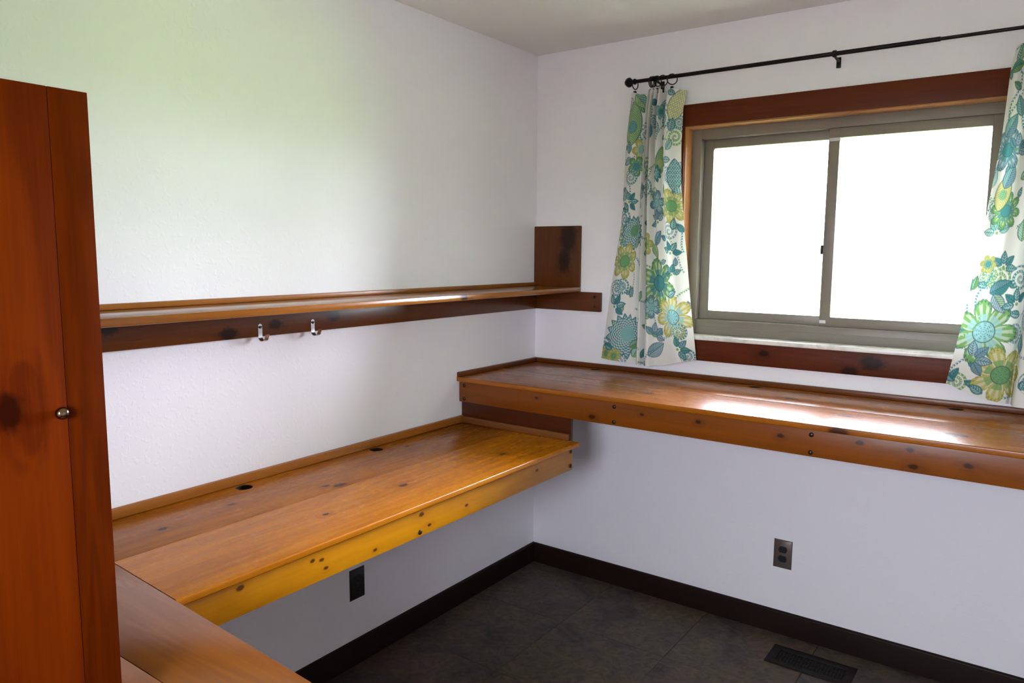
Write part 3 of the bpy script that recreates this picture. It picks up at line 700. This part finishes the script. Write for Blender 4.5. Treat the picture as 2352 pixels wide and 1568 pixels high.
MR=[
 ('flower',1.842,1.265,0.088,7,'green','aqua'),('flower',1.901,1.139,0.075,7,'yellow','green'),('leaf',1.881,1.424,0.06,30,'teal','blue'),
 ('leaf',1.879,1.368,0.055,-50,'blue','green'),('leafs',1.814,1.164,0.06,20,'blue','teal'),('leafs',1.883,1.488,0.05,70,'teal','blue'),
 ('leafs',1.857,1.593,0.05,100,'aqua','blue'),('flower',1.876,1.669,0.05,8,'green','teal'),('pod',1.866,1.725,0.05,80,'yellow','green'),
 ('leaf',1.833,1.768,0.05,80,'aqua','blue'),('leaf',1.879,1.779,0.06,70,'blue','aqua'),('flower',1.868,1.862,0.055,6,'blue','teal'),
 ('leaf',1.874,1.942,0.06,60,'blue','aqua'),('leaf',1.882,2.168,0.04,90,'green','teal'),('leaf',1.877,2.129,0.045,20,'green','teal'),
 ('vine',1.878,2.036,0.05,80,'teal','teal'),('leafs',1.926,1.377,0.05,120,'teal','aqua'),('leaf',1.941,1.25,0.05,90,'teal','aqua'),
 ('vine',1.787,1.231,0.05,60,'green','teal'),('leaf',1.833,1.073,0.035,150,'teal','blue'),('vine',1.834,1.416,0.05,80,'teal','teal'),
 ('flower',1.841,1.487,0.025,6,'yellow','teal'),('curl',1.931,1.461,0.035,0,'teal','aqua'),('leaf',1.926,1.613,0.05,90,'green','aqua'),
 ('leaf',1.892,2.007,0.05,110,'blue','aqua'),('leafs',1.89,1.867,0.05,60,'blue','teal'),('leaf',1.768,1.096,0.03,60,'teal','blue'),
]

def interp(t, pts):
    a = np.array(pts); return np.interp(t, a[:, 0], a[:, 1])
def smooth_poly(pts, n):
    """Catmull-Rom through pts, resampled evenly by arc length; returns (n, 2)"""
    P = np.array(pts, float); P = np.vstack([2 * P[0] - P[1], P, 2 * P[-1] - P[-2]]); out = []
    for i in range(1, len(P) - 2):
        t = np.linspace(0, 1, 40, endpoint=False)[:, None]
        out.append(.5 * (2 * P[i] + (P[i + 1] - P[i - 1]) * t + (2 * P[i - 1] - 5 * P[i] + 4 * P[i + 1] - P[i + 2]) * t ** 2 + (-P[i - 1] + 3 * P[i] - 3 * P[i + 1] + P[i + 2]) * t ** 3))
    out.append(P[-2][None]); Q = np.vstack(out); L_ = np.r_[0, np.cumsum(np.hypot(*np.diff(Q, axis=0).T))]
    s = np.linspace(0, L_[-1], n); return np.c_[np.interp(s, L_, Q[:, 0]), np.interp(s, L_, Q[:, 1])], L_[-1]
def make_curtain(name, label, top, bot, left, right, prof_top, prof_bot, motifs, nu, nv, seed, base, mat):
    """left/right: [(t, x)], prof: [(fraction, depth)] cross-sections at the top and the hem; top/bot: [(fraction, z)]"""
    rng = np.random.default_rng(seed)
    wref_t = 0.25; wref_b = .44
    W_t = right[0][1] - left[0][1]; W_b = right[-1][1] - left[-1][1]
    At, Lt = smooth_poly([(f * W_t, d) for f, d in prof_top], nu); Ab, Lb = smooth_poly([(f * W_b, d) for f, d in prof_bot], nu)
    At[:, 0] /= W_t; Ab[:, 0] /= W_b
    t = np.linspace(0, 1, nv)[:, None]; k = (t ** .75)
    F = At[None, :, 0] * (1 - k) + Ab[None, :, 0] * k
    D = At[None, :, 1] * (1 - k) + Ab[None, :, 1] * k
    l = interp(t[:, 0], left)[:, None]; r_ = interp(t[:, 0], right)[:, None]
    X = l + (r_ - l) * F
    s = np.linspace(0, 1, nu)[None, :]
    X = X + .0025 * np.sin(7 * t + 9 * s + seed) * np.sin(np.pi * s)
    D = D * (1.45 - .35 * t)
    Y = CY + D + .004 * np.sin(11 * t + 5 * s + seed) * np.sin(np.pi * t)
    zt = interp(At[:, 0], top)[None, :]; zb = interp(Ab[:, 0], bot)[None, :]
    Z = zt * (1 - t) + zb * t
    fab = max(Lt, Lb)
    U_ = s * fab + 0 * t; V_ = Z.copy()
    c = Cloth(U_, V_)
    # scattered small sprigs first, then the main motifs over them
    for q in range(150):
        u = rng.uniform(0, fab); z = rng.uniform(1.06, 2.18); kind = rng.choice(['leaf', 'vine', 'leaf', 'curl'])
        motif(c, kind, u, z, rng.uniform(.026, .044), float(rng.uniform(0, 180)), *[('teal', 'aqua'), ('blue', 'aqua'), ('green', 'aqua'), ('teal', 'blue')][rng.integers(4)], q)
    for q, (kind, x, z, r, p, c1, c2) in enumerate(motifs):
        row = int(np.argmin(np.abs(Z[:, nu // 2] - z))); col = int(np.argmin(np.abs(X[row] - x) + .6 * np.maximum(Y[row] - CY, 0)))
        motif(c, kind, U_[row, col], Z[row, col], r * 1.22, p, c1, c2, q)
    # hems: stitched edge stays white-ish
    me = bpy.data.meshes.new(name)
    co = np.stack([X, Y, Z], -1).reshape(-1, 3) - np.array(base)
    idx = np.arange(nu * nv).reshape(nv, nu)
    quads = np.stack([idx[:-1, :-1], idx[1:, :-1], idx[1:, 1:], idx[:-1, 1:]], -1).reshape(-1, 4)
    me.vertices.add(len(co)); me.vertices.foreach_set('co', co.ravel().astype(np.float32))
    me.loops.add(quads.size); me.loops.foreach_set('vertex_index', quads.ravel().astype(np.int32))
    me.polygons.add(len(quads)); me.polygons.foreach_set('loop_start', np.arange(0, quads.size, 4, dtype=np.int32))
    me.update(calc_edges=True); me.validate()
    me.polygons.foreach_set('use_smooth', np.ones(len(quads), dtype=bool))
    at = me.color_attributes.new('print', 'FLOAT_COLOR', 'POINT')
    rgba = np.ones((nu * nv, 4), np.float32); rgba[:, :3] = c.C.reshape(-1, 3); at.data.foreach_set('color', rgba.ravel())
    me.materials.append(mat)
    o = bpy.data.objects.new(name, me); COL.objects.link(o); o.location = base
    o['label'] = label; o['category'] = 'curtain'; o['group'] = 'floral curtains'
    return o
def cloth_mat():
    mt, nt, p = newmat('printed_cotton'); L = nt.links.new
    at = N(nt, 'ShaderNodeVertexColor', layer_name='print')
    co = N(nt, 'ShaderNodeTexCoord'); n = N(nt, 'ShaderNodeTexNoise'); n.inputs['Scale'].default_value = 900; L(co.outputs['Object'], n.inputs['Vector'])
    bp = N(nt, 'ShaderNodeBump'); bp.inputs['Strength'].default_value = .15; bp.inputs['Distance'].default_value = .0005; L(n.outputs['Fac'], bp.inputs['Height'])
    L(at.outputs['Color'], p.inputs['Base Color']); p.inputs['Roughness'].default_value = .85; p.inputs['Specular IOR Level'].default_value = .2; L(bp.outputs[0], p.inputs['Normal'])
    tr = N(nt, 'ShaderNodeBsdfTranslucent'); L(at.outputs['Color'], tr.inputs['Color'])
    mx = N(nt, 'ShaderNodeMixShader'); mx.inputs[0].default_value = .22; L(p.outputs[0], mx.inputs[1]); L(tr.outputs[0], mx.inputs[2])
    L(mx.outputs[0], nt.nodes['Material Output'].inputs['Surface']); return mt
CM = cloth_mat()
make_curtain('curtain', 'white curtain with teal and green floral print, gathered at the left of the window',
    [(0, 2.198), (.04, 2.201), (.20, 2.186), (.36, 2.199), (.48, 2.199), (.60, 2.196), (.70, 2.190), (.80, 2.194), (1, 2.185)],
    [(0, 1.069), (.30, 1.062), (.5, 1.058), (.7, 1.066), (.85, 1.086), (1, 1.100)],
    [(0, .526), (.14, .510), (.48, .489), (.8, .437), (1, .407)],
    [(0, .766), (.06, .7527), (.20, .7507), (.36, .758), (.55, .780), (1, .848)],
    [(0, .004), (.05, -.004), (.16, -.014), (.27, .008), (.35, .018), (.385, -.020), (.405, .018), (.435, -.024), (.455, .018), (.49, -.022), (.52, .012), (.57, -.018), (.64, .020), (.70, -.004), (.79, -.012), (.90, .006), (1, .012)],
    [(0, .004), (.10, -.010), (.20, -.012), (.33, .000), (.395, .010), (.41, -.018), (.44, -.030), (.462, -.006), (.485, .006), (.50, -.022), (.55, -.028), (.62, -.006), (.74, -.014), (.86, -.030), (.94, -.010), (1, .010)],
    ML, 400, 640, 3, (.63, CY, 1.06), CM)
make_curtain('curtain', 'white curtain with teal and green floral print, at the right edge beyond the window',
    [(0, 2.192), (.2, 2.190), (.5, 2.198), (.8, 2.198), (1, 2.19)],
    [(0, 1.100), (.17, 1.070), (.40, 1.048), (.6, 1.048), (1, 1.06)],
    [(0, 1.868), (.06, 1.857), (.26, 1.847), (.53, 1.817), (.80, 1.779), (1, 1.7445)],
    [(0, 2.10), (.3, 2.13), (1, 2.24)],
    [(0, .006), (.08, -.012), (.20, .012), (.30, -.022), (.38, .016), (.46, -.024), (.54, .016), (.62, -.022), (.72, .014), (.84, -.014), (1, .006)],
    [(0, .010), (.10, -.012), (.24, -.026), (.34, -.010), (.372, .016), (.40, -.024), (.50, -.028), (.56, .010), (.62, -.022), (.74, -.012), (.86, -.026), (1, .004)],
    MR, 380, 620, 5, (1.98, CY, 1.05), CM)
